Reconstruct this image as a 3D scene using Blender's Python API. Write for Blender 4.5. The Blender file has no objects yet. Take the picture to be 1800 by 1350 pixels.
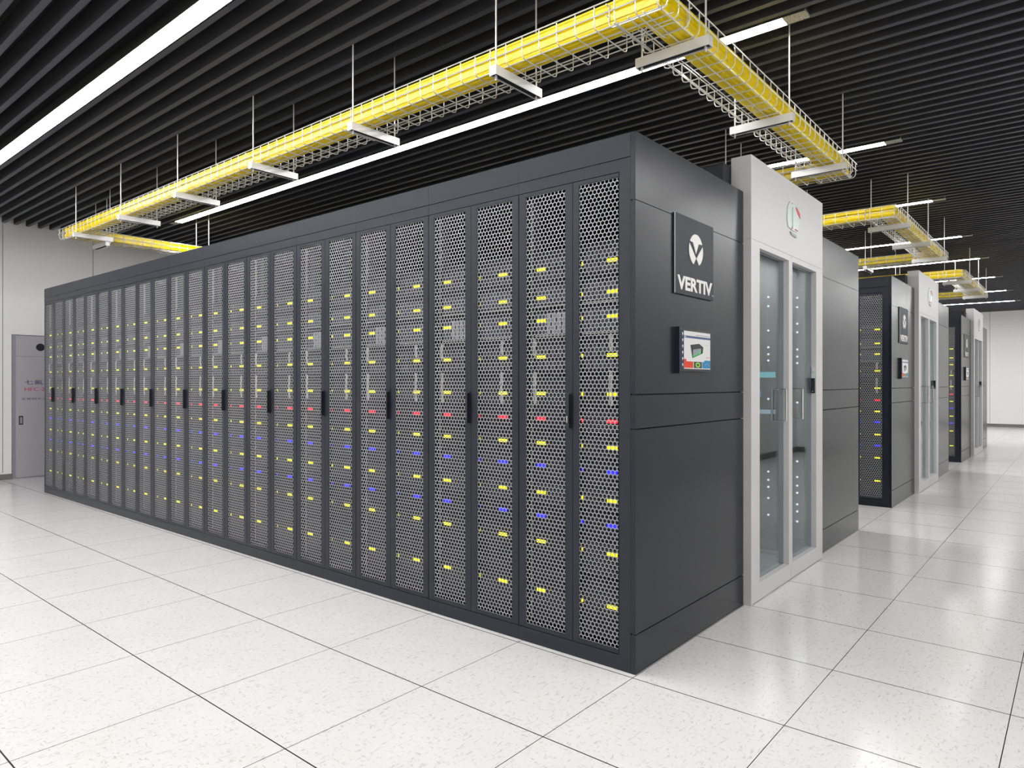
import bpy, math, random
from mathutils import Vector
random.seed(7)
S = bpy.context.scene
COL = S.collection
PI = math.pi

# ------------------------------------------------------------------ materials
def mat(name, col, rough=.5, metal=0., spec=.5, emit=None, es=1., bump=0., bscale=200., coat=0.):
    m = bpy.data.materials.new(name); m.use_nodes = True
    nt = m.node_tree; b = nt.nodes['Principled BSDF']
    b.inputs['Base Color'].default_value = (*col, 1)
    b.inputs['Roughness'].default_value = rough
    b.inputs['Metallic'].default_value = metal
    b.inputs['Specular IOR Level'].default_value = spec
    if coat: b.inputs['Coat Weight'].default_value = coat
    if emit:
        b.inputs['Emission Color'].default_value = (*emit, 1)
        b.inputs['Emission Strength'].default_value = es
    # faint procedural variation so nothing is perfectly flat
    tc = nt.nodes.new('ShaderNodeTexCoord'); no = nt.nodes.new('ShaderNodeTexNoise')
    no.inputs['Scale'].default_value = bscale if bump else 6.
    no.inputs['Detail'].default_value = 3.
    nt.links.new(tc.outputs['Object'], no.inputs['Vector'])
    if bump:
        bp = nt.nodes.new('ShaderNodeBump'); bp.inputs['Strength'].default_value = bump
        bp.inputs['Distance'].default_value = .002
        nt.links.new(no.outputs['Fac'], bp.inputs['Height']); nt.links.new(bp.outputs['Normal'], b.inputs['Normal'])
    elif not emit:
        mr = nt.nodes.new('ShaderNodeMapRange')
        mr.inputs['To Min'].default_value = max(0, rough-.03); mr.inputs['To Max'].default_value = min(1, rough+.03)
        nt.links.new(no.outputs['Fac'], mr.inputs['Value']); nt.links.new(mr.outputs['Result'], b.inputs['Roughness'])
    return m

M = {}
M['steel'] = mat('dark_cabinet_steel', (.012,.0145,.024), .38, .0, .38)
M['steel_gloss'] = mat('dark_panel_steel', (.0125,.0155,.0225), .24, .0, .31)
M['groove'] = mat('groove_black', (.006,.006,.008), .7)
M['mesh'] = mat('perforated_sheet', (.34,.345,.365), .65, 0, .3)
M['inner'] = mat('cabinet_interior', (.004,.004,.005), .6)
M['server'] = mat('server_black', (.004,.004,.006), .6, 0, .2)
M['bay'] = mat('drive_bay_grey', (.055,.058,.08), .5, .0, .3)
M['bay_light'] = mat('drive_bay_light', (.22,.22,.24), .5)
M['bay_dark'] = mat('drive_bay_dark', (.018,.019,.026), .5, .0)
M['cable'] = mat('patch_cable_white', (.52,.51,.49), .5)
M['rail'] = mat('mounting_rail', (.22,.22,.21), .5, .2)
M['yellow_led'] = mat('led_yellow', (.1,.1,0), .5, emit=(1,.95,0), es=1.15)
M['red_led'] = mat('led_red', (.1,0,0), .5, emit=(1,.012,.03), es=1.5)
M['blue_led'] = mat('led_blue', (0,0,.1), .5, emit=(.012,.012,1), es=1.8)
M['white_led'] = mat('led_white', (.1,.1,.1), .5, emit=(.78,.85,1), es=1.6)
M['cyan_panel'] = mat('cyan_display', (.05,.1,.1), .4, emit=(.12,.55,.60), es=.7)
M['blue_panel'] = mat('blue_display', (.05,.1,.1), .4, emit=(.10,.25,.60), es=.6)
M['pale_panel'] = mat('pale_display', (.05,.1,.1), .4, emit=(.32,.42,.52), es=.7)
M['white_paint'] = mat('white_portal_paint', (.58,.57,.575), .38)
M['chrome'] = mat('satin_chrome', (.62,.62,.62), .22, .85)
M['handle_dark'] = mat('handle_black', (.012,.013,.016), .3)
M['key'] = mat('key_silver', (.8,.8,.78), .2, .8)
M['wire'] = mat('zinc_wire', (.70,.69,.68), .32, .25)
M['bracket'] = mat('galvanised_channel', (.80,.79,.78), .3, .2)
M['yellow'] = mat('yellow_duct', (.84,.63,.0), .27, 0, .45)
M['slat'] = mat('baffle_charcoal', (.040,.041,.055), .55, bump=.25, bscale=260.)
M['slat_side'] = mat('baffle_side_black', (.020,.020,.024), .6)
M['plenum'] = mat('plenum_black', (.004,.004,.005), .9)
M['lamp'] = mat('lamp_diffuser', (.8,.8,.8), .5, emit=(1,.995,.985), es=46.)
M['lamp_fill'] = mat('fill_lamp_diffuser', (.8,.8,.8), .5, emit=(1,.995,.985), es=6.8)  # emitter of the added fill lights over the corridor
M['aisle_tube'] = mat('aisle_tube', (.3,.5,.45), .5, emit=(.28,.95,.75), es=1.)
M['lamp_side'] = mat('lamp_housing', (.02,.02,.02), .5)
M['trim'] = mat('baseboard_grey', (.17,.17,.16), .4)
M['joint'] = mat('wall_joint', (.25,.25,.24), .6)
M['sign'] = mat('sign_navy', (.020,.023,.034), .45, 0, .25)
M['white'] = mat('sign_white', (.82,.81,.78), .45)
M['edge'] = mat('acrylic_edge', (.85,.85,.85), .2, .2)
M['text_navy'] = mat('text_navy', (.015,.02,.10), .5)
M['text_red'] = mat('text_magenta', (.55,.03,.10), .5)
M['cyl_cab'] = mat('cylinder_cabinet_paint', (.40,.39,.43), .35)
M['cyl_frame'] = mat('cylinder_cabinet_frame', (.27,.265,.30), .35)
M['mint'] = mat('mint_acrylic', (.62,.72,.68), .25)
M['red'] = mat('flag_red', (.65,.02,.015), .4)
M['mint_grey'] = mat('mint_grey', (.38,.42,.40), .4)
M['bezel'] = mat('monitor_bezel', (.012,.014,.022), .25)
def scr(n, c, e=.66): M[n] = mat('screen_'+n, (.01,.01,.01), .5, 0, .2, emit=c, es=e)
scr('ui_white', (.80,.78,.76)); scr('ui_blue', (.07,.11,.24)); scr('ui_red', (.80,.06,.02)); scr('ui_dark', (.055,.06,.055))
scr('ui_cyan', (.02,.25,.50)); scr('ui_green', (.05,.75,.15)); scr('ui_lime', (.35,.80,.05)); scr('ui_box', (.02,.022,.022))
scr('ui_box_side', (.045,.05,.05)); scr('ui_grey', (.30,.34,.36)); scr('ui_icon', (.75,.78,.82)); scr('ui_navy', (.012,.02,.06))

def brushed_end():
    m = bpy.data.materials.new('lamp_end_metal'); m.use_nodes = True; nt = m.node_tree; b = nt.nodes['Principled BSDF']
    tc = nt.nodes.new('ShaderNodeTexCoord'); no = nt.nodes.new('ShaderNodeTexNoise'); no.inputs['Scale'].default_value = 160
    cr = nt.nodes.new('ShaderNodeValToRGB'); cr.color_ramp.elements[0].position = .35; cr.color_ramp.elements[1].position = .65
    cr.color_ramp.elements[0].color = (.10,.09,.08,1); cr.color_ramp.elements[1].color = (.55,.52,.47,1)
    nt.links.new(tc.outputs['Object'], no.inputs['Vector']); nt.links.new(no.outputs['Fac'], cr.inputs['Fac'])
    nt.links.new(cr.outputs['Color'], b.inputs['Base Color']); b.inputs['Roughness'].default_value = .5
    return m
M['lamp_end'] = brushed_end()

def floor_mat():
    m = bpy.data.materials.new('raised_floor_tiles'); m.use_nodes = True; nt = m.node_tree; N = nt.nodes; L = nt.links
    b = N['Principled BSDF']
    tc = N.new('ShaderNodeTexCoord'); sp = N.new('ShaderNodeSeparateXYZ'); L.new(tc.outputs['Object'], sp.inputs[0])
    def math_(op, a, bv=None, c=None):
        n = N.new('ShaderNodeMath'); n.operation = op
        for i, v in enumerate((a, bv, c)):
            if v is None: continue
            if isinstance(v, (int, float)): n.inputs[i].default_value = v
            else: L.new(v, n.inputs[i])
        return n.outputs[0]
    def line(src, off, w):
        s = math_('SUBTRACT', src, off)
        f = math_('PINGPONG', s, .3)               # 0 on every joint, 0.6 m apart
        return math_('LESS_THAN', f, w)
    lx = line(sp.outputs['X'], -.030, .0025); ly = line(sp.outputs['Y'], -.004, .0015)
    j = math_('MAXIMUM', lx, ly)
    # laminate streaks: short dark dashes in two directions
    def streak(sx, sy, rot, sc, lo, hi):
        mp = N.new('ShaderNodeMapping'); L.new(tc.outputs['Object'], mp.inputs['Vector'])
        mp.inputs['Scale'].default_value = (sx, sy, 1); mp.inputs['Rotation'].default_value = (0, 0, rot)
        n = N.new('ShaderNodeTexNoise'); n.inputs['Scale'].default_value = sc; n.inputs['Detail'].default_value = 2; n.inputs['Distortion'].default_value = .6
        L.new(mp.outputs[0], n.inputs['Vector'])
        r = N.new('ShaderNodeMapRange'); r.inputs['From Min'].default_value = lo; r.inputs['From Max'].default_value = hi; r.clamp = True
        L.new(n.outputs['Fac'], r.inputs['Value']); return r.outputs['Result']
    s1 = streak(1, 3.0, .5, 34, .60, .70); s2 = streak(2.8, 1, -.5, 38, .61, .71); s3 = streak(1, 1, 0, 3.0, .3, .7)
    st = math_('MAXIMUM', s1, s2)
    mx = N.new('ShaderNodeMix'); mx.data_type = 'RGBA'; L.new(st, mx.inputs['Factor'])
    mx.inputs['A'].default_value = (.715, .705, .695, 1); mx.inputs['B'].default_value = (.545, .53, .52, 1)
    m2 = N.new('ShaderNodeMix'); m2.data_type = 'RGBA'; m2.blend_type = 'MULTIPLY'; L.new(s3, m2.inputs['Factor'])
    L.new(mx.outputs['Result'], m2.inputs['A']); m2.inputs['B'].default_value = (.965, .96, .955, 1)
    m3 = N.new('ShaderNodeMix'); m3.data_type = 'RGBA'; L.new(j, m3.inputs['Factor'])
    L.new(m2.outputs['Result'], m3.inputs['A']); m3.inputs['B'].default_value = (.008, .008, .012, 1)
    L.new(m3.outputs['Result'], b.inputs['Base Color'])
    b.inputs['Roughness'].default_value = .16; b.inputs['Specular IOR Level'].default_value = .42
    return m
M['floor'] = floor_mat()

def wall_mat():
    m = mat('wall_paint', (.86,.855,.84), .5)
    return m
M['wall'] = wall_mat()

def glass_mat():
    m = bpy.data.materials.new('door_glass'); m.use_nodes = True; nt = m.node_tree; N = nt.nodes; L = nt.links
    out = N['Material Output']; N.remove(N['Principled BSDF'])
    fr = N.new('ShaderNodeFresnel'); ge = N.new('ShaderNodeNewGeometry'); io = N.new('ShaderNodeMapRange')
    io.inputs['To Min'].default_value = 1.52; io.inputs['To Max'].default_value = 1/1.52
    L.new(ge.outputs['Backfacing'], io.inputs['Value']); L.new(io.outputs['Result'], fr.inputs['IOR'])
    tr = N.new('ShaderNodeBsdfTransparent'); tr.inputs['Color'].default_value = (.80,.86,.88,1)
    gl = N.new('ShaderNodeBsdfGlossy'); gl.inputs['Roughness'].default_value = .0; gl.inputs['Color'].default_value = (.95,.97,1,1)
    mx = N.new('ShaderNodeMixShader'); L.new(fr.outputs[0], mx.inputs[0]); L.new(tr.outputs[0], mx.inputs[1]); L.new(gl.outputs[0], mx.inputs[2])
    L.new(mx.outputs[0], out.inputs['Surface'])
    return m
M['glass'] = glass_mat()

# ------------------------------------------------------------------ mesh builder
class MB:
    def __init__(s): s.v = []; s.f = []; s.m = []; s.mats = []; s.smooth = False
    def mi(s, m):
        if m not in s.mats: s.mats.append(m)
        return s.mats.index(m)
    def box(s, x0, x1, y0, y1, z0, z1, m='steel'):
        if x0 > x1: x0, x1 = x1, x0
        if y0 > y1: y0, y1 = y1, y0
        n = len(s.v); k = s.mi(m)
        s.v += [(x0,y0,z0),(x1,y0,z0),(x1,y1,z0),(x0,y1,z0),(x0,y0,z1),(x1,y0,z1),(x1,y1,z1),(x0,y1,z1)]
        for q in ((0,3,2,1),(4,5,6,7),(0,1,5,4),(1,2,6,5),(2,3,7,6),(3,0,4,7)):
            s.f.append(tuple(n+i for i in q)); s.m.append(k)
        return s
    def poly(s, pts, axis, a, b, m):
        """prism: 2D outline extruded along axis between a and b (counter-clockwise seen against the axis)"""
        n = len(s.v); k = s.mi(m); c = len(pts)
        for w in (a, b):
            for p, q in pts:
                s.v.append({'x': (w, p, q), 'y': (p, w, q), 'z': (p, q, w)}[axis])
        s.f.append(tuple(n+i for i in range(c))); s.f.append(tuple(n+c+i for i in reversed(range(c))))
        s.m += [k, k]
        for i in range(c):
            j = (i+1) % c
            s.f.append((n+i, n+c+i, n+c+j, n+j)); s.m.append(k)
        return s
    def tube(s, pts, r, m, seg=6, closed=False):
        pts = [Vector(p) for p in pts]; k = s.mi(m); n = len(s.v); c = len(pts)
        for i, p in enumerate(pts):
            a = pts[i-1] if (i or closed) else p; b = pts[(i+1) % c] if (i < c-1 or closed) else p
            t = (b-a).normalized()
            up = Vector((0,0,1)) if abs(t.z) < .9 else Vector((1,0,0))
            if i == 0: u = t.cross(up).normalized()
            else:
                u = (u - t*u.dot(t))
                u = u.normalized() if u.length > 1e-5 else t.cross(up).normalized()
            w = t.cross(u)
            for q in range(seg):
                an = 2*PI*q/seg
                s.v.append(tuple(p + u*(r*math.cos(an)) + w*(r*math.sin(an))))
        for i in range(c if closed else c-1):
            j = (i+1) % c
            for q in range(seg):
                w2 = (q+1) % seg
                s.f.append((n+i*seg+q, n+i*seg+w2, n+j*seg+w2, n+j*seg+q)); s.m.append(k)
        if not closed:
            s.f.append(tuple(n+q for q in reversed(range(seg)))); s.m.append(k)
            s.f.append(tuple(n+(c-1)*seg+q for q in range(seg))); s.m.append(k)
        return s
    def mesh(s, name, bevel=0):
        me = bpy.data.meshes.new(name); me.from_pydata(s.v, [], s.f); me.update()
        for m in s.mats: me.materials.append(M[m])
        me.polygons.foreach_set('material_index', s.m)
        import bmesh
        bm = bmesh.new(); bm.from_mesh(me)
        if bevel: bmesh.ops.bevel(bm, geom=bm.edges[:]+bm.verts[:], offset=bevel, segments=1, affect='EDGES', clamp_overlap=True)
        bmesh.ops.recalc_face_normals(bm, faces=bm.faces)
        bm.to_mesh(me); bm.free()
        if s.smooth: me.shade_smooth()
        return me
    def obj(s, name, parent=None, bevel=0):
        return link(name, s.mesh(name, bevel), parent)

def link(name, me, parent=None):
    o = bpy.data.objects.new(name, me); COL.objects.link(o); o.parent = parent; return o
def tag(o, label, cat, group=None):
    o['label'] = label; o['category'] = cat
    if group: o['group'] = group
    return o
def thing(name, label, cat, loc=(0,0,0), group=None):
    o = bpy.data.objects.new(name, None); COL.objects.link(o); o.location = loc; o.empty_display_size = .1
    return tag(o, label, cat, group)
def struct(o): o['kind'] = 'structure'; return o
def copy_tree(o, parent=None, loc=None, label=None, group=None):
    c = o.copy(); COL.objects.link(c); c.parent = parent
    if loc is not None: c.location = loc
    if label: c['label'] = label
    if group: c['group'] = group
    for ch in list(KIDS.get(o.name, [])): copy_tree(ch, c)
    return c
KIDS = {}
def index_kids(root):
    def rec(o):
        ch = [x for x in COL.objects if x.parent == o]
        KIDS[o.name] = ch
        for x in ch: rec(x)
    rec(root)
def text_mesh(body, size, m, ext=.0006, off=0., sx=1.):
    cu = bpy.data.curves.new('t', 'FONT'); cu.body = body; cu.size = size; cu.extrude = ext; cu.offset = off
    cu.align_x = 'LEFT'; cu.resolution_u = 4
    t = bpy.data.objects.new('t', cu); COL.objects.link(t)
    bpy.context.view_layer.update()
    me = bpy.data.meshes.new_from_object(t.evaluated_get(bpy.context.evaluated_depsgraph_get()))
    bpy.data.objects.remove(t); bpy.data.curves.remove(cu)
    xs = [v.co.x for v in me.vertices] or [0]; ys = [v.co.y for v in me.vertices] or [0]
    x0, x1, y0, y1 = min(xs), max(xs), min(ys), max(ys)
    me.materials.clear(); me.materials.append(M[m])
    return me, (x0, x1, y0, y1)
def text_on(name, body, X0, X1, Z0, Z1, Y, m, parent, off=0.):
    """letters standing on a surface that faces -Y, filling the given rectangle"""
    me, (x0, x1, y0, y1) = text_mesh(body, .1, m, off=off)
    if x1-x0 < 1e-6: return None
    kx = (X1-X0)/(x1-x0); kz = (Z1-Z0)/(y1-y0)
    for v in me.vertices:
        x, y, z = v.co
        v.co = (X0+(x-x0)*kx, Y-z, Z0+(y-y0)*kz)
    me.name = name
    import bmesh
    bm = bmesh.new(); bm.from_mesh(me); bmesh.ops.recalc_face_normals(bm, faces=bm.faces); bm.to_mesh(me); bm.free()
    return link(name, me, parent)
def ellipse(cx, cz, rx, rz, n=32, a0=0, a1=2*PI):
    full = abs(a1-a0-2*PI) < 1e-6
    return [(cx+rx*math.cos(a0+(a1-a0)*i/(n if full else n-1)), cz+rz*math.sin(a0+(a1-a0)*i/(n if full else n-1))) for i in range(n)]

ORD = ['first','second','third','fourth','fifth','sixth','seventh','eighth','ninth','tenth','eleventh','twelfth']

# ------------------------------------------------------------------ the room
XL, XR, YN, YB, ZT = -6.0, 20.6, -2.45, 8.86, 3.6
struct(MB().box(XL-.2, XR+.2, YN-.2, YB+.6, -.12, 0, 'floor').obj('floor'))
# back wall with the niche that holds the gas cylinder cabinet
w = MB()
w.box(XL, .078, YB-.02, YB+.6, 0, ZT, 'wall')
w.box(.078, .80, YB, YB+.6, 1.806, ZT, 'wall')
w.box(.80, XR, YB, YB+.6, 0, ZT, 'wall')
w.box(.078, .80, YB+.42, YB+.6, 0, 1.806, 'wall')
for jx in (.993, 3.4, 5.8, 8.2, 10.6, 13.0, 15.4, 17.8): w.box(jx, jx+.008, YB-.001, YB+.01, .09, ZT-.02, 'joint')
for jx in (-.014, -2.4, -4.8): w.box(jx-.004, jx+.004, YB-.021, YB-.01, .09, ZT-.02, 'joint')
struct(w.obj('wall_back'))
w = MB().box(XR, XR+.2, YN-.2, YB+.6, 0, ZT, 'wall')
for jy in (-1.8, .57, 2.95, 5.3, 7.7): w.box(XR-.001, XR+.01, jy-.004, jy+.004, .09, ZT-.02, 'joint')
struct(w.obj('wall_right'))
struct(MB().box(XL-.2, XL, YN-.2, YB+.6, 0, ZT, 'wall').obj('wall_left'))
w = MB().box(XL, XR, YN-.2, YN, 0, ZT, 'wall')
for jx in [-4.9+2.4*i for i in range(11)]: w.box(jx, jx+.006, YN-.01, YN+.001, .09, ZT-.02, 'joint')
w.box(9.9, 10.6, YN, -1.75, 0, 3.17, 'wall')
struct(w.obj('wall_front'))
struct(MB().box(XL, .078, YB-.034, YB-.02, 0, .07, 'trim').obj('baseboard_back'))
struct(MB().box(XR-.014, XR, YN, YB, 0, .08, 'trim').obj('baseboard_right'))
struct(MB().box(XL, 9.9, YN, YN+.014, 0, .09, 'trim').box(9.886, 9.9, YN+.014, -1.736, 0, .09, 'trim').box(9.9, 10.6, -1.75, -1.736, 0, .09, 'trim').box(10.6, XR, YN, YN+.014, 0, .09, 'trim').obj('baseboard_front'))
struct(MB().box(XL, XL+.014, YN, YB, 0, .09, 'trim').obj('baseboard_left'))

# ceiling: black plenum with dark baffles running front to back
ZS = 3.18
LX = [-5.5, -3.1, -.735, 1.363, 3.84, 6.16, 8.50, 10.62, 13.08, 15.48, 17.84]
LY0, LY1 = -.27, 7.30
LW = {-.735: .104}
c = MB().box(XL-.2, XR+.2, YN-.2, YB+.6, ZT, ZT+.1, 'plenum')
k = int((XL-.104)/.1285)-1
while .104+.1285*k < XR:
    x0 = .104+.1285*k; x1 = x0+.036; k += 1
    if x0 < XL: continue
    ye = YB if x0 > .09 else YB-.021
    hit = [l for l in LX if x1 > l-LW.get(l,.09)/2-.012 and x0 < l+LW.get(l,.09)/2+.012]
    if hit:
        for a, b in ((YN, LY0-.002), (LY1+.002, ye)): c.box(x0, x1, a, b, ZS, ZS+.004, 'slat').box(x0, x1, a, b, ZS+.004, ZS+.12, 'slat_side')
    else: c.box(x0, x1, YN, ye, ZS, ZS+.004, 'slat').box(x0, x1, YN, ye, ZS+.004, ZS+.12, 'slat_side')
struct(c.obj('ceiling'))

LIGHT_WHERE = {-5.5: 'white strip light set in the ceiling furthest left, beyond the frame side',
 -3.1: 'white strip light in the ceiling left of the widest looking strip',
 -.735: 'long white strip light crossing the upper left corner, widest looking of all',
 1.363: 'long white strip light behind the yellow duct over the nearest cabinet block',
 3.84: 'white strip light ending right of the nearest tray corner above the white portal',
 6.16: 'white strip light above the second yellow duct loop',
 8.50: 'white strip light just beyond the second yellow duct loop',
 10.62: 'thin strip light crossing between the second and third duct loops',
 13.08: 'thin strip light just beyond the third yellow duct loop corner',
 15.48: 'thin far strip light, second from the right wall',
 17.84: 'thin far strip light nearest the right wall'}
for lx in LX:
    hw = LW.get(lx, .09)/2
    t = thing('strip_light', LIGHT_WHERE[lx], 'ceiling light', (lx, 0, 3.176), 'strip lights between the ceiling baffles')
    MB().box(-hw, hw, -.148, 7.14, 0, .012, 'lamp').obj('diffuser', t)
    MB().box(-hw-.006, -hw-.0005, -.27, 7.30, -.001, .06, 'lamp_side').box(hw+.0005, hw+.006, -.27, 7.30, -.001, .06, 'lamp_side').box(-hw, hw, -.27, 7.30, .03, .06, 'lamp_side').obj('housing', t)
    MB().box(-hw, hw, -.27, -.149, 0, .012, 'lamp_end').obj('end_plate', t)
    MB().box(-hw, hw, 7.141, 7.30, 0, .012, 'lamp_end').obj('end_plate', t)
    for yy in (.4, 6.6): MB().tube([(0, yy, .06), (0, yy, .424)], .004, 'lamp_side').obj('suspension_rod', t)
# added fill lights behind the camera, brightening the end panels and front floor
for i, cx in enumerate((-3.6, 1.6, 6.8, 12.0, 17.2)):
    t = thing('strip_light', f'added unseen fill light over the corridor along the front wall, {ORD[i]} from the left', 'ceiling light', (cx, -2.0, 3.176), 'added corridor fill lights')
    MB().box(-2.4, 2.4, -.22, .22, -.03, -.018, 'lamp_fill').obj('diffuser', t)
    MB().box(-2.41, 2.41, -.23, .23, -.018, .003, 'lamp_side').obj('housing', t)
    for xx in (-2, 2): MB().tube([(xx, 0, .003), (xx, 0, .424)], .004, 'lamp_side').obj('suspension_rod', t)

# ------------------------------------------------------------------ perforated mesh
def hex_mesh(name, w, h, p, web, th=.0006):
    """perforated sheet in the plane x=0, y 0..w, z 0..h, pointy-top hexagonal holes, real thickness"""
    me = MB(); k = me.mi('mesh'); V = me.v; F = me.f
    R = p/math.sqrt(3); r = (p-web)/math.sqrt(3); rowh = p*math.sqrt(3)/2
    nz = max(1, round(h/rowh)); rowh = h/nz
    cz0 = rowh/2; nx = round(w/p)
    sz = rowh/(p*math.sqrt(3)/2)
    for j in range(nz):
        cz = cz0+j*rowh; odd = j % 2
        for i in range(nx+(1 if odd else 0)):
            cy = (i+.5)*p - (p/2 if odd else 0)
            n = len(V)
            for q in range(6):
                a = PI/6+q*PI/3
                y = cy+R*math.cos(a); z = cz+R*math.sin(a)*sz
                if j == 0 and z < cz and abs(math.cos(a)) < .1: z = cz-rowh/2
                V.append((0, min(max(y,0),w), min(max(z,0),h)))
            e = web*.5
            for q in range(6):
                a = PI/6+q*PI/3
                y = min(max(cy+r*math.cos(a), e*.6), w-e*.6); z = min(max(cz+r*math.sin(a)*sz, e), h-e)
                V.append((0, y, z))
            for q in range(6): V.append((th, V[n+6+q][1], V[n+6+q][2]))
            for q in range(6):
                s2 = (q+1) % 6
                F.append((n+q, n+6+q, n+6+s2, n+s2)); me.m.append(k)
                F.append((n+6+q, n+12+q, n+12+s2, n+6+s2)); me.m.append(k)
    m = bpy.data.meshes.new(name); m.from_pydata(V, [], F); m.update(); m.materials.append(M['mesh'])
    return m
DZ0, DZ1 = .067, 2.071          # door leaf
MZ0, MZ1 = .084, 2.055          # perforated field
LP = .3052
hexA = hex_mesh('mesh_panel', .2255, MZ1-MZ0, .2255/11, .0040)
hexN = hex_mesh('mesh_panel', .200, MZ1-MZ0, .0200, .0040)

def leaf(y0, y1, m0, m1, hexm, parent, side):
    """door leaf in local cabinet coordinates; frame around a perforated panel"""
    g = .0012
    a, b = y0+g, y1-g
    f = MB()
    f.box(0, .022, a, m0, DZ0, DZ1); f.box(0, .022, m1, b, DZ0, DZ1)
    f.box(0, .022, m0, m1, DZ0, MZ0); f.box(0, .022, m0, m1, MZ1, DZ1)
    d = f.obj('door', parent)
    h = link('mesh_panel', hexm, d); h.location = (.004, m0, MZ0)
    return d

SERV = [(.244,'yellow'),(.468,'yellow'),(.587,'blue'),(.694,'yellow'),(.816,'blue'),(.919,'yellow'),(1.031,'red'),
        (1.147,'yellow'),(1.314,'yellow'),(1.480,'yellow'),(1.584,'yellow'),(1.717,'yellow')]
ZB = [.095,.36,.525,.637,.752,.865,.975,1.090,1.232,1.400,1.536,1.652,1.80]
LEDY = (.122, .295, .500)

def make_rack(first=False):
    """one network cabinet, front plane at local x=0, origin at its near front floor corner"""
    W = .6104; y0 = .0175 if first else .0004; y1 = W-.0004
    root = thing('server_cabinet', 'x', 'server cabinet')
    b = MB()
    b.box(.024, 1.118, y0, y0+.003, .06, 2.224); b.box(.024, 1.118, y1-.003, y1, .06, 2.224)
    b.box(1.110, 1.118, y0+.003, y1-.003, .06, 2.224, 'inner')
    b.box(0, 1.118, y0, y1, 2.128, 2.226); b.box(0, .05, y0, y1, 2.074, 2.124); b.box(.004, .1, y0, y1, 2.120, 2.13, 'groove')
    b.box(0, 1.118, y0, y1, 0, .064)
    b.box(.03, 1.11, y0+.003, y1-.003, .064, .07, 'inner'); b.box(.05, 1.11, y0+.003, y1-.003, 2.074, 2.119, 'inner')
    b.box(.10, .11, y0+.003, .052, .075, 2.07, 'inner'); b.box(.10, .11, .558, y1-.003, .075, 2.07, 'inner')
    if first: b.box(0, .05, y0, .0765-.0055, .064, 2.074)
    b.obj('cabinet_body', root)
    if first: d1 = leaf(.0725, LP, .0735+.0005, .2735, hexN, root, 0)
    else: d1 = leaf(.001, LP, .040, .2655, hexA, root, 0)
    d2 = leaf(LP, W-.001, LP+.0395, LP+.265, hexA, root, 1)
    # swing handle on the second leaf, beside the meeting line
    h = MB(); hy = LP+.006
    h.box(-.004, -.0003, hy, hy+.028, .995, 1.150, 'handle_dark')
    h.box(-.020, -.004, hy+.002, hy+.010, .998, 1.146, 'handle_dark')
    hd = h.obj('door_handle', d2)
    MB().box(-.010, -.0045, hy+.014, hy+.021, 1.020, 1.050, 'key').obj('key_latch', hd)
    for yy in (.045, .560):
        r = MB().box(.036, .048, yy, yy+.006, .10, 2.05, 'rail')
        r.obj('mounting_rail', root)
    # white patch leads clipped on the right and middle of the bay
    for yc, z0, z1 in ((.118,1.335,1.395),(.120,1.10,1.245),(.530,1.32,1.395),(.528,1.10,1.245)):
        MB().tube([(.0285, yc, z1), (.0265, yc+.004, (z0+z1)/2), (.0285, yc, z0), (.0285, yc+.006, z0-.004), (.0285, yc+.009, (z0+z1)/2), (.0285, yc+.008, z1+.002), (.0285, yc+.014, z1+.004), (.0270, yc+.016, (z0+z1)/2), (.0285, yc+.014, z0)], .0024, 'cable', 5).obj('patch_cable', root)
    return root

def make_server(i):
    zled, colr = SERV[i]; z0, z1 = ZB[i]+.002, ZB[i+1]-.002
    root = thing('rack_server', 'x', 'server')
    c = MB(); c.box(.040, .80, .056, .555, z0, z1, 'server')
    c.box(.036, .040, .056, .555, z0+.004, z1-.004, 'server')
    c.obj('chassis', root)
    f = MB(); h = z1-z0
    if i in (9, 10):      # drive carriers in two densities
        n = 16
        for q in range(n):
            yy = .075+q*(.46/n)
            f.box(.031, .036, yy, yy+.46/n*.78, z0+.018, z1-.02, 'bay_light' if i == 9 and .30 < yy < .47 else 'bay')
        f.box(.031, .036, .07, .54, z0+.006, z0+.012, 'rail')
        f.obj('drive_carriers', root)
    elif i in (8, 11):
        n = 12
        for q in range(n):
            for rz in range(2):
                yy = .08+q*.038; zz = z0+.02+rz*(h-.04)/2
                f.box(.0315, .036, yy, yy+.028, zz, zz+(h-.04)/2*.7, 'bay_dark')
        f.obj('drive_carriers', root)
    else:
        n = max(2, int((h-.02)/.016))
        for q in range(n):
            zz = z0+.01+q*(h-.02)/n
            f.box(.033, .036, .075, .535, zz, zz+.005, 'bay_dark')
        f.obj('vent_grille', root)
    for yy in LEDY:
        MB().box(.0265, .0305, yy-.025, yy+.025, zled-.0075, zled+.0075, colr+'_led').obj('status_light', root)
    return root

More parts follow.
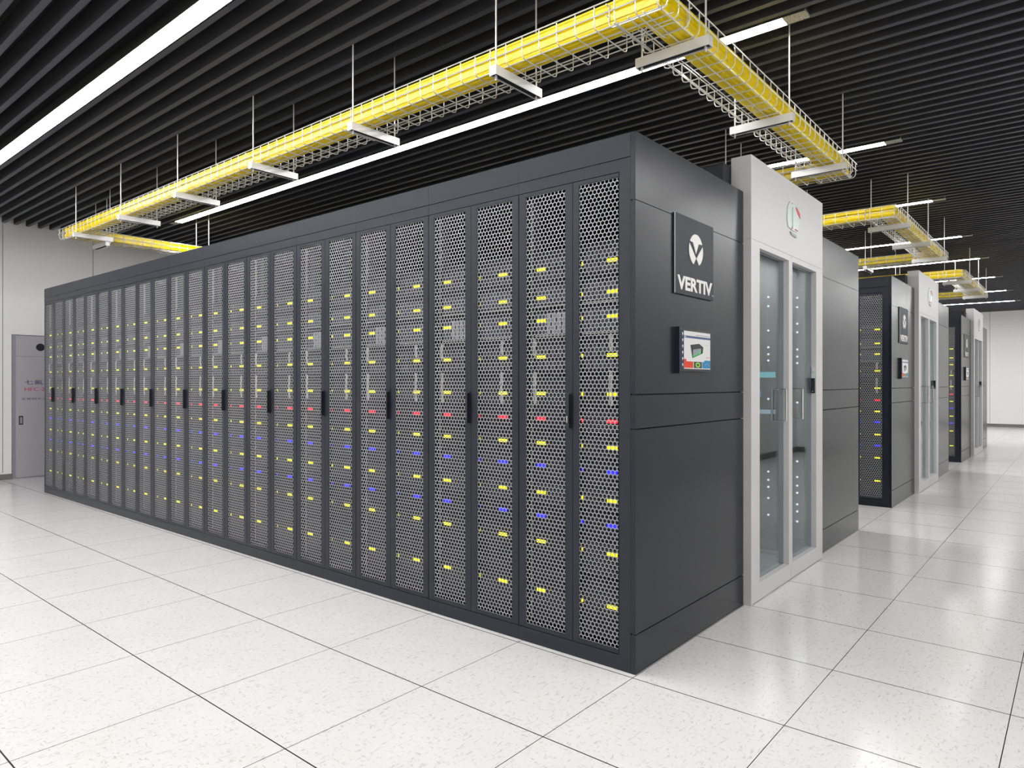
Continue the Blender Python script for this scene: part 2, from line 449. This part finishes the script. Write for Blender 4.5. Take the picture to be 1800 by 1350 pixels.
POD = [0., 4.885, 9.78]
rackN = make_rack(False); rackF = make_rack(True)
servers = [make_server(i) for i in range(12)]
for r in [rackN, rackF]+servers: index_kids(r)
Y0 = .006; W = .6104
podname = ['front', 'second', 'third']
UP = ['lowest','second lowest','third lowest','fourth up','fifth up','sixth up','seventh up','fifth from the top','fourth from the top','third from the top','second from the top','topmost']
for p, px in enumerate(POD):
    n = 12 if p == 0 else 3
    for k in range(n):
        y = Y0+k*W
        if p == 0:
            lab = 'dark perforated cabinet beside the sign panel, nearest in the long row' if k == 0 else \
                  ('dark perforated cabinet at the far left end of the long row' if k == 11 else f'dark perforated cabinet, {ORD[k]} from the near corner of the long row')
        else:
            lab = f'dark perforated cabinet, {ORD[k]} behind the end panel of the {podname[p]} cabinet block'
        g = f'cabinets in the {podname[p]} block'
        src = rackF if k == 0 else rackN
        if (p == 0 and k in (0, 1)): o = src; o.location = (px, y, 0); o['label'] = lab; o['group'] = g
        else: o = copy_tree(src, None, (px, y, 0), lab, g)
        for i in range(12):
            cl = SERV[i][1]
            where = f'in the {ORD[k]} cabinet from near corner' if p == 0 else f'in {podname[p]} block cabinet {ORD[k]} from its panel'
            sl = f'black server, {cl} lights, {UP[i]}, {where}'
            sg = f'servers in the {ORD[k]} cabinet of the {podname[p]} block'
            if p == 0 and k == 0:
                s = servers[i]; s.location = (px, y, 0); s['label'] = sl; s['group'] = sg
            else: copy_tree(servers[i], None, (px, y, 0), sl, sg)

# ------------------------------------------------------------------ inner row of closed cabinets (seen through the glass)
def make_inner():
    root = thing('network_cabinet', 'x', 'network cabinet')
    MB().box(.012, 1.16, .001, .6094, 0, 2.226, 'steel').obj('cabinet_body', root)
    d = MB().box(0, .0115, .004, .300, .06, 2.07, 'steel_gloss'); d.obj('door', root)
    d = MB().box(0, .0115, .304, .606, .06, 2.07, 'steel_gloss'); d.obj('door', root)
    for yy in (.095, .295):
        for zz in (1.80, 1.735, 1.62, 1.56, 1.44, 1.39, 1.345, 1.07, .66, .55, .49, .44, .36, .31, .24):
            z = zz + (.012 if yy > .2 else -.01)
            if yy > .2 and zz in (1.62, .66, .31): continue
            MB().tube([(-.004, yy, z), (0, yy, z)], .0075, 'white_led', 10).obj('status_light', root)
    for m, y0, y1, z0, z1 in (('cyan_panel', .245, .365, 1.235, 1.275), ('blue_panel', .345, .385, 1.10, 1.14), ('pale_panel', .245, .375, .975, 1.005)):
        MB().box(-.003, -.0002, y0, y1, z0, z1, m).obj('display', root)
    pr = MB()
    for zz in (1.195, .93):
        for q in range(22): pr.box(-.002, -.0002, .02+q*.018, .026+q*.018, zz, zz+.004, 'bay')
    o = pr.obj('port_row', root); o['kind'] = 'stuff'
    return root
inner = make_inner(); index_kids(inner)
for p, px in enumerate(POD):
    n = 12 if p == 0 else 3
    for k in range(n):
        lab = f'dark closed cabinet seen through the glass doors, {ORD[k]} inside the {podname[p]} block'
        if p == 0 and k == 0: inner.location = (px+2.470, .030, 0); inner['label'] = lab; inner['group'] = 'closed cabinets inside the front block'
        else: copy_tree(inner, None, (px+2.470, .030+k*.6085, 0), lab, f'closed cabinets inside the {podname[p]} block')

# ------------------------------------------------------------------ end panels
def end_panel(w):
    root = thing('end_panel', 'x', 'cabinet end panel')
    zs = [(0,.1605),(.1655,1.0025),(1.0075,1.1445),(1.1495,1.9445),(1.9475,2.226)]
    for a, b in zs: MB().box(0, .03, 0, .0228, a, b, 'steel_gloss').box(.03, w, 0, .014, a, b, 'steel_gloss').obj('panel_board', root)
    MB().box(.0305, w, .0145, .0225, .002, 2.222, 'groove').box(.004, .0305, .0045, .018, .002, 2.22, 'groove').obj('backing', root)
    return root
PW = 1.157
ep = end_panel(PW); index_kids(ep)
for p, px in enumerate(POD):
    la = f'dark grey end panel with round logo sign and screen, {["nearest","on the second block","on the third block"][p]}'
    lb = f'plain dark end panel right of the {["nearest","second","third"][p]} white portal'
    if p == 0: ep.location = (px, 0, 0); ep['label'] = la; ep['group'] = 'end panels carrying signs'
    else: copy_tree(ep, None, (px, 0, 0), la, 'end panels carrying signs')
    copy_tree(ep, None, (px+2.468, 0, 0), lb, 'plain end panels')

# ------------------------------------------------------------------ white entrance with double glass door
def make_portal():
    root = thing('aisle_entrance', 'x', 'door portal')
    X0, X1 = 1.1595, 2.4660; ya, yb = -.042, .068
    f = MB()
    f.box(X0, X1, ya, yb, 1.9705, 2.42, 'white_paint')
    f.box(X0, X0+.02, ya, yb, 0, 1.9695, 'white_paint'); f.box(X1-.02, X1, ya, yb, 0, 1.9695, 'white_paint')
    f.box(X0+.001, X1-.001, ya+.002, yb-.002, 1.969, 1.971, 'groove')
    f.obj('portal_frame', root)
    for a, b, g0, g1, hx in ((X0+.0205, 1.8085, 1.286, 1.772, 1.700), (1.8115, X1-.0205, 1.836, 2.324, 2.010)):
        d = MB()
        for bx in ((a, g0, .006, 1.969), (g1, b, .006, 1.969), (g0, g1, .006, .100), (g0, g1, 1.936, 1.969)):
            d.box(bx[0], bx[1], ya+.0002, .020, bx[2], bx[3], 'white_paint')
        lf = d.obj('door', root)
        MB().box(g0+.0003, g1-.0003, -.010, -.004, .1003, 1.9357, 'glass').obj('glass_pane', lf)
        for s in (-1, 1):
            y_in = -.0102 if s < 0 else -.0038; y_out = -.007 + s*.042
            MB().tube([(hx, y_in, 1.158), (hx, y_out, 1.158), (hx, y_out, .970), (hx, y_in, .970)], .0065, 'chrome', 10).obj('pull_handle', lf)
    l = MB().box(2.312, 2.3238, -.034, -.012, 1.128, 1.228, 'handle_dark').obj('door_lock', root)
    MB().box(2.3165, 2.3239, -.033, -.013, 1.2285, 1.262, 'mint').obj('card_reader', l)
    MB().box(2.3165, 2.3239, -.031, -.015, 1.272, 1.300, 'edge').obj('key_plate', l)
    MB().box(2.3112, 2.3118, -.026, -.020, 1.138, 1.144, 'white').obj('lock_button', l)
    return root
po = make_portal(); index_kids(po)
for p, px in enumerate(POD):
    la = f'tall white portal with double glass doors, {["nearest, projecting beside the logo panel","on the second cabinet block","furthest, on the third cabinet block"][p]}'
    if p == 0: po['label'] = la; po['group'] = 'white portals'
    else: copy_tree(po, None, (px, 0, 0), la, 'white portals')

# roofs over the closed aisles, resting on both rows
for p, px in enumerate(POD):
    L = 7.33 if p == 0 else 1.86
    o = MB().box(1.06, 2.60, .072, L, 2.228, 2.368, 'steel').box(1.055, 2.605, .070, L, 2.368, 2.374, 'steel').obj('aisle_roof')
    o.location = (px, 0, 0)
    tag(o, f'dark metal roof box over the aisle behind the {["nearest","second","third"][p]} white portal', 'aisle roof', 'aisle roofs')
    # LED tube lamp inside the aisle, greenish
    a = thing('aisle_lamp', f'greenish tube lamp hidden inside the aisle of the {podname[p]} block', 'lamp', (px+1.70, .35, 2.190), 'aisle lamps')
    MB().box(-.03, .03, 0, 1.1, 0, .038, 'lamp_side').obj('housing', a)
    MB().box(-.02, .02, .02, 1.08, -.012, 0, 'aisle_tube').obj('tube', a) if 'aisle_tube' in M else None

# ------------------------------------------------------------------ logo sign
def make_sign():
    root = thing('logo_sign', 'x', 'sign', (.335, -.0005, 1.598))
    X0, X1, Z1 = 0, .408, .360
    MB().box(0, X1, -.010, 0, 0, Z1, 'sign').obj('sign_plate', root)
    MB().box(-.0012, -.0002, -.0100, -.006, 0, Z1, 'edge').obj('plate_edge', root)
    cx, cz, R = .208, .218, .074
    yA, yB = -.0135, -.0102
    # white roundel pieces around the dark V: top cap, left and right lobes
    def arc(a0, a1, n=14): return ellipse(cx, cz, R, R, n, math.radians(a0), math.radians(a1))
    def P(u, v): return (cx+u*R, cz+v*R)
    top = arc(38, 142, 18)+[P(-.30, .52), P(0, -.02), P(.30, .52)]
    ang = lambda pt: math.degrees(math.atan2(pt[1], pt[0]))
    top = [P(math.cos(math.radians(a)), math.sin(math.radians(a))) for a in [28+i*(124/20) for i in range(21)]]+[P(-.56,.45), P(-.44,.45), P(-.02,-.22), P(.36,.45), P(.60,.45)]
    left = [P(math.cos(math.radians(a)), math.sin(math.radians(a))) for a in [160+i*(88/16) for i in range(17)]]+[P(-.02,-.52)]
    right = [P(-.02+.06,-.52)]+[P(math.cos(math.radians(a)), math.sin(math.radians(a))) for a in [296+i*(84/16) for i in range(17)]]
    e = MB(); e.poly(top, 'y', yA, yB, 'white'); e.poly(left, 'y', yA, yB, 'white'); e.poly(right, 'y', yA, yB, 'white')
    e.obj('emblem', root)
    text_on('lettering', 'VERTIV', .020, .392, .020, .084, -.0104, 'white', root, off=.0035)
    text_on('trademark', 'TM', .394, .404, .020, .026, -.0104, 'white', root)
    return root
sg = make_sign(); index_kids(sg)
def make_monitor():
    root = thing('wall_monitor', 'x', 'monitor', (.352, -.0005, 1.238))
    MB().box(0, .0065, -.022, 0, 0, .210, 'bezel').obj('side_bar', root)
    MB().box(.0068, .338, -.020, 0, .010, .204, 'bezel').obj('housing', root)
    s = MB()
    yf = -.0204
    def r(x0, x1, z0, z1, m, d=0): s.box(x0, x1, yf-.0003-d, yf+.0002, z0, z1, m)
    r(.048, .330, .022, .194, 'ui_white')
    r(.012, .046, .020, .196, 'ui_navy')
    r(.048, .330, .163, .173, 'ui_blue', .0002)
    r(.051, .068, .166, .170, 'ui_icon', .0004)
    r(.048, .142, .026, .056, 'ui_red', .0002); r(.048, .072, .056, .066, 'ui_red', .0002)
    r(.148, .236, .026, .056, 'ui_dark', .0002); r(.240, .329, .026, .056, 'ui_cyan', .0002); r(.262, .329, .056, .064, 'ui_cyan', .0002)
    r(.200, .205, .176, .183, 'ui_red', .0002); r(.214, .322, .178, .181, 'ui_grey', .0002); r(.17, .195, .178, .181, 'ui_grey', .0002)
    r(.278, .308, .138, .1395, 'ui_green', .0002); r(.285, .289, .074, .081, 'ui_red', .0002); r(.295, .318, .076, .079, 'ui_red', .0002)
    for i in range(6):
        z = .040+i*.028; s.poly(ellipse(.034, z, .0055, .0065, 10), 'y', yf-.0007, yf, 'ui_icon'); r(.028, .040, z-.011, z-.0095, 'ui_grey', .0003)
    # drawing of a cabinet block
    s.poly([(.112,.132),(.134,.072),(.245,.097),(.250,.126),(.205,.141)], 'y', yf-.0007, yf, 'ui_box')
    s.poly([(.112,.132),(.205,.141),(.250,.126),(.150,.117)], 'y', yf-.0009, yf, 'ui_box_side')
    s.poly([(.140,.082),(.225,.098),(.226,.120),(.142,.112)], 'y', yf-.0009, yf, 'ui_grey')
    s.poly([(.138,.077),(.222,.094),(.224,.114),(.214,.100),(.208,.112),(.200,.090),(.180,.091),(.168,.084),(.158,.090),(.150,.081),(.140,.090)], 'y', yf-.0011, yf, 'ui_green')
    ring = lambda cx, cz, a, b, m, t0, t1, n: [s.poly([(cx+a*math.cos(t), cz+a*.5*math.sin(t)*1.0), (cx+b*math.cos(t), cz+b*.5*math.sin(t)), (cx+b*math.cos(u), cz+b*.5*math.sin(u)), (cx+a*math.cos(u), cz+a*.5*math.sin(u))], 'y', yf-.0009, yf, m) for t, u in [(t0+(t1-t0)*i/n, t0+(t1-t0)*(i+1)/n) for i in range(n)]]
    ring(.192, .041, .013, .024, 'ui_lime', 0, 2*PI, 20)
    ring(.292, .037, .019, .025, 'ui_grey', 0, PI, 10)
    s.obj('screen', root)
    return root
mo = make_monitor(); index_kids(mo)
def make_badge():
    root = thing('portal_badge', 'x', 'wall badge', (1.84, -.0425, 2.10))
    MB().poly([(-.115,.09),(-.095,.035),(-.02,.025),(.075,.03),(.112,.10),(.118,.185),(.06,.20),(-.06,.195),(-.10,.16)], 'y', -.006, 0, 'mint').obj('badge_plate', root)
    MB().poly([(.035,.176),(.060,.176),(.118,.150),(.124,.118),(.090,.134),(.062,.150)], 'y', -.0085, -.0062, 'red').obj('red_flag', root)
    MB().box(-.026, -.022, -.009, -.0062, .035, .165, 'mint_grey').box(-.033, -.014, -.0085, -.0062, .032, .046, 'mint_grey').obj('pointer', root)
    MB().box(-.030, -.024, -.008, -.0062, .183, .190, 'red').obj('red_dot', root)
    MB().poly([(-.06,.012),(.055,.004),(.05,-.012),(-.04,-.004)], 'y', -.008, 0, 'mint_grey').obj('badge_foot', root)
    for a in (-.03, .03, .05, .07): MB().box(a-.01, a+.004, -.0085, -.0062, .030 if a < 0 else .034, .040 if a < 0 else .040, 'red').obj('red_mark', root)
    return root
ba = make_badge(); index_kids(ba)
for p, px in enumerate(POD):
    w = ['nearest', 'second', 'third'][p]
    for o, la, gr in ((sg, f'dark square sign with white roundel and white lettering on the {w} end panel', 'logo signs'),
                      (mo, f'small black framed colour touchscreen on the {w} end panel', 'touchscreens'),
                      (ba, f'pale mint badge with red flag above the glass doors of the {w} white portal', 'portal badges')):
        if p == 0: o['label'] = la; o['group'] = gr
        else:
            l = o.location.copy(); copy_tree(o, None, (l.x+px, l.y, l.z), la, gr)

# ------------------------------------------------------------------ cable trays, ducts, hangers
TX, TR, TYF, TYB = .172, 2.94, .030, 6.83     # centre lines of left, right, front and far branches
HW = .138; TZ = 2.726; TH = .10; WR = .0030
def tray_branch(axis, c, s0, s1, parent):
    b = MB(); r = .022
    def P(s, u, v): return (c+u, s, TZ+v) if axis == 'y' else (s, c+u, TZ+v)
    prof = [(-HW, TH), (-HW, r), (-HW+r*.3, r*.3), (-HW+r, 0), (HW-r, 0), (HW-r*.3, r*.3), (HW, r), (HW, TH)]
    n = int((s1-s0)/.1)
    for i in range(n+1):
        s = s0+.02+(s1-s0-.04)*i/n
        b.tube([P(s, u, v) for u, v in prof], WR, 'wire', 6)
    for u, v in ((-HW-.004, TH), (-HW-.004, TH*.52), (-.105, .006), (-.036, .006), (.036, .006), (.105, .006), (HW+.004, TH*.52), (HW+.004, TH)):
        b.tube([P(s0, u, v), P(s1, u, v)], WR, 'wire', 6)
    o = b.obj('tray_section', parent); return o
def make_tray():
    root = thing('cable_tray', 'x', 'cable tray')
    tray_branch('y', TX, -.10, 6.98, root); tray_branch('x', TYF, .05, 3.09, root)
    tray_branch('y', TR, -.09, 6.98, root); tray_branch('x', TYB, .05, 3.09, root)
    return root
def make_duct():
    # ring of U shaped yellow duct with ribs, mitred at the corners
    b = MB(); o0 = .100
    xo, xr, yo, yr = TX-o0, TR+o0, TYF-o0, TYB+o0
    # profile: distance inwards from outer face, height
    prof = [(0,.012),(.004,.003),(.012,0),(.020,0),(.023,.006),(.036,.006),(.039,0),(.052,0),(.055,.006),(.066,.006),(.069,0),(.076,0),(.082,.014),(.124,.014),(.132,.016),(.136,.022),
            (.136,.042),(.125,.046),(.125,.060),(.136,.064),(.136,.088),(.140,.092),(.140,.100),(.132,.104),(.104,.104),(.100,.112),(.036,.112),(.032,.104),(.004,.104),(-.004,.100),(-.004,.092),(0,.088),(0,.064),(.010,.060),(.010,.046),(0,.042)]
    k = b.mi('yellow'); n = len(prof); z = TZ+.012
    for cx, cy, sx, sy in ((xo,yo,1,1),(xr,yo,-1,1),(xr,yr,-1,-1),(xo,yr,1,-1)):
        for d, h in prof: b.v.append((cx+sx*d, cy+sy*d, z+h))
    for q in range(4):
        a, c2 = q*n, ((q+1) % 4)*n
        for i in range(n):
            j = (i+1) % n
            b.f.append((a+i, a+j, c2+j, c2+i)); b.m.append(k)
    return b
hl = MB()
def make_hanger(along):
    """trapeze: inverted channel carried by two threaded rods; along = axis of the channel"""
    root = thing('tray_hanger', 'x', 'cable tray hanger')
    b = MB(); t = .003
    def bx(s0, s1, u0, u1, z0, z1, m='bracket'):
        if along == 'x': b.box(s0, s1, u0, u1, z0, z1, m)
        else: b.box(u0, u1, s0, s1, z0, z1, m)
    h = .182
    bx(-h, h, -.021, .021, 2.715, 2.719); bx(-h, h, -.021, -.018, 2.674, 2.715); bx(-h, h, .018, .021, 2.674, 2.715)
    bx(-h, -h+t, -.018, .018, 2.674, 2.715); bx(h-t, h, -.018, .018, 2.674, 2.715); bx(-h+t, h-t, -.0175, .0175, 2.680, 2.7145, 'groove')  # black block fills the hollow, standing in for shade inside the channel
    b.obj('channel', root)
    for s in (-.158, .158):
        r = MB()
        p = (s, 0) if along == 'x' else (0, s)
        r.tube([(p[0], p[1], 2.655), (p[0], p[1], 3.30)], .0042, 'bracket', 8); ro = r.obj('threaded_rod', root)
        MB().tube([(p[0], p[1], 2.668), (p[0], p[1], 2.6735)], .008, 'wire', 6).obj('nut', ro)
    return root
hx = make_hanger('x'); hy = make_hanger('y'); index_kids(hx); index_kids(hy)
ductb = make_duct(); ductm = ductb.mesh('cable_duct')
TO = [0., 4.54, 9.19]
tr0 = make_tray(); index_kids(tr0)
fx = fy = True
for p, ox in enumerate(TO):
    w = ['nearest', 'second', 'third'][p]
    la = f'rectangular loop of white wire mesh tray hung above the {w} cabinet block'
    if p == 0: tr0['label'] = la; tr0['group'] = 'wire mesh trays'
    else: copy_tree(tr0, None, (ox, 0, 0), la, 'wire mesh trays')
    d = link('cable_duct', ductm); d.location = (ox, 0, 0)
    tag(d, f'bright yellow ribbed cable duct lying in the {w} wire tray loop', 'cable duct', 'yellow cable ducts')
    G = f'hangers of the {w} tray'
    ys = [.77, 1.885, 3.0, 4.15, 5.28, 6.41]
    for i, yy in enumerate(ys):
        for cx, sd in ((TX, 'left'), (TR, 'right')):
            lab = f'hanger bar under {sd} run of the {w} tray loop, {ORD[i]} from its near corner'
            if fx: hx.location = (ox+cx, yy, 0); hx['label'] = lab; hx['group'] = G; fx = False
            else: copy_tree(hx, None, (ox+cx, yy, 0), lab, G)
    for i, xx in enumerate((.392, 1.512, 2.635)):
        for cy, sd in ((TYF, 'near'), (TYB, 'far')):
            lab = f'hanger bar under the {sd} crossing run of the {w} tray loop, {["left","middle","right"][i]} one'
            if fy: hy.location = (ox+xx, cy, 0); hy['label'] = lab; hy['group'] = G; fy = False
            else: copy_tree(hy, None, (ox+xx, cy, 0), lab, G)

# ------------------------------------------------------------------ gas cylinder cabinet in the niche
g = thing('gas_cylinder_cabinet', 'grey fire gas cabinet with round window and blue and red lettering by back wall', 'cabinet', (.084, 8.842, 0))
MB().box(0, .70, .0, .40, 0, 1.800, 'cyl_frame').obj('cabinet_body', g)
d = MB().box(.036, .664, -.004, -.0005, .015, 1.53, 'cyl_cab').obj('door', g)
MB().box(.036, .664, -.004, -.0005, 1.537, 1.79, 'cyl_cab').obj('top_panel', g)
MB().poly(ellipse(.30, 1.655, .048, .048, 28), 'y', -.007, -.0042, 'sign').obj('gauge_window', g)
MB().box(.069, .112, -.012, -.0042, .675, .785, 'sign').box(.078, .103, -.014, -.012, .69, .77, 'cyl_frame').obj('latch', d)
text_on('chinese_lettering', '七氟丙烷', .130, .535, 1.178, 1.238, -.0045, 'text_navy', d)
text_on('gas_lettering', 'HFC-227ea', .130, .505, 1.098, 1.142, -.0045, 'text_red', d)
text_on('small_lettering', '无管网灭火装置', .095, .48, .985, 1.012, -.0045, 'text_navy', d)

# ------------------------------------------------------------------ world and camera
wd = bpy.data.worlds.new('world'); S.world = wd; wd.use_nodes = True
wd.node_tree.nodes['Background'].inputs[0].default_value = (.02,.02,.022,1)
wd.node_tree.nodes['Background'].inputs[1].default_value = .3
cam = bpy.data.cameras.new('camera'); co = bpy.data.objects.new('camera', cam); COL.objects.link(co)
cam.sensor_width = 36; cam.lens = 1202/1800*36; cam.shift_y = -1/1800; cam.clip_start = .02
co.location = (-2.470, -1.403, 1.193)
co.rotation_euler = (PI/2, 0, math.atan2(.6406, .7679)-PI/2)
S.camera = co
S.view_settings.view_transform = 'Standard'; S.view_settings.look = 'None'
S.view_settings.exposure = .27; S.view_settings.gamma = 1.; S.view_settings.use_curve_mapping = False
S.cycles.use_denoising = True
S.cycles.max_bounces = 8; S.cycles.diffuse_bounces = 4; S.cycles.glossy_bounces = 4; S.cycles.transparent_max_bounces = 12
S.cycles.sample_clamp_indirect = 4.
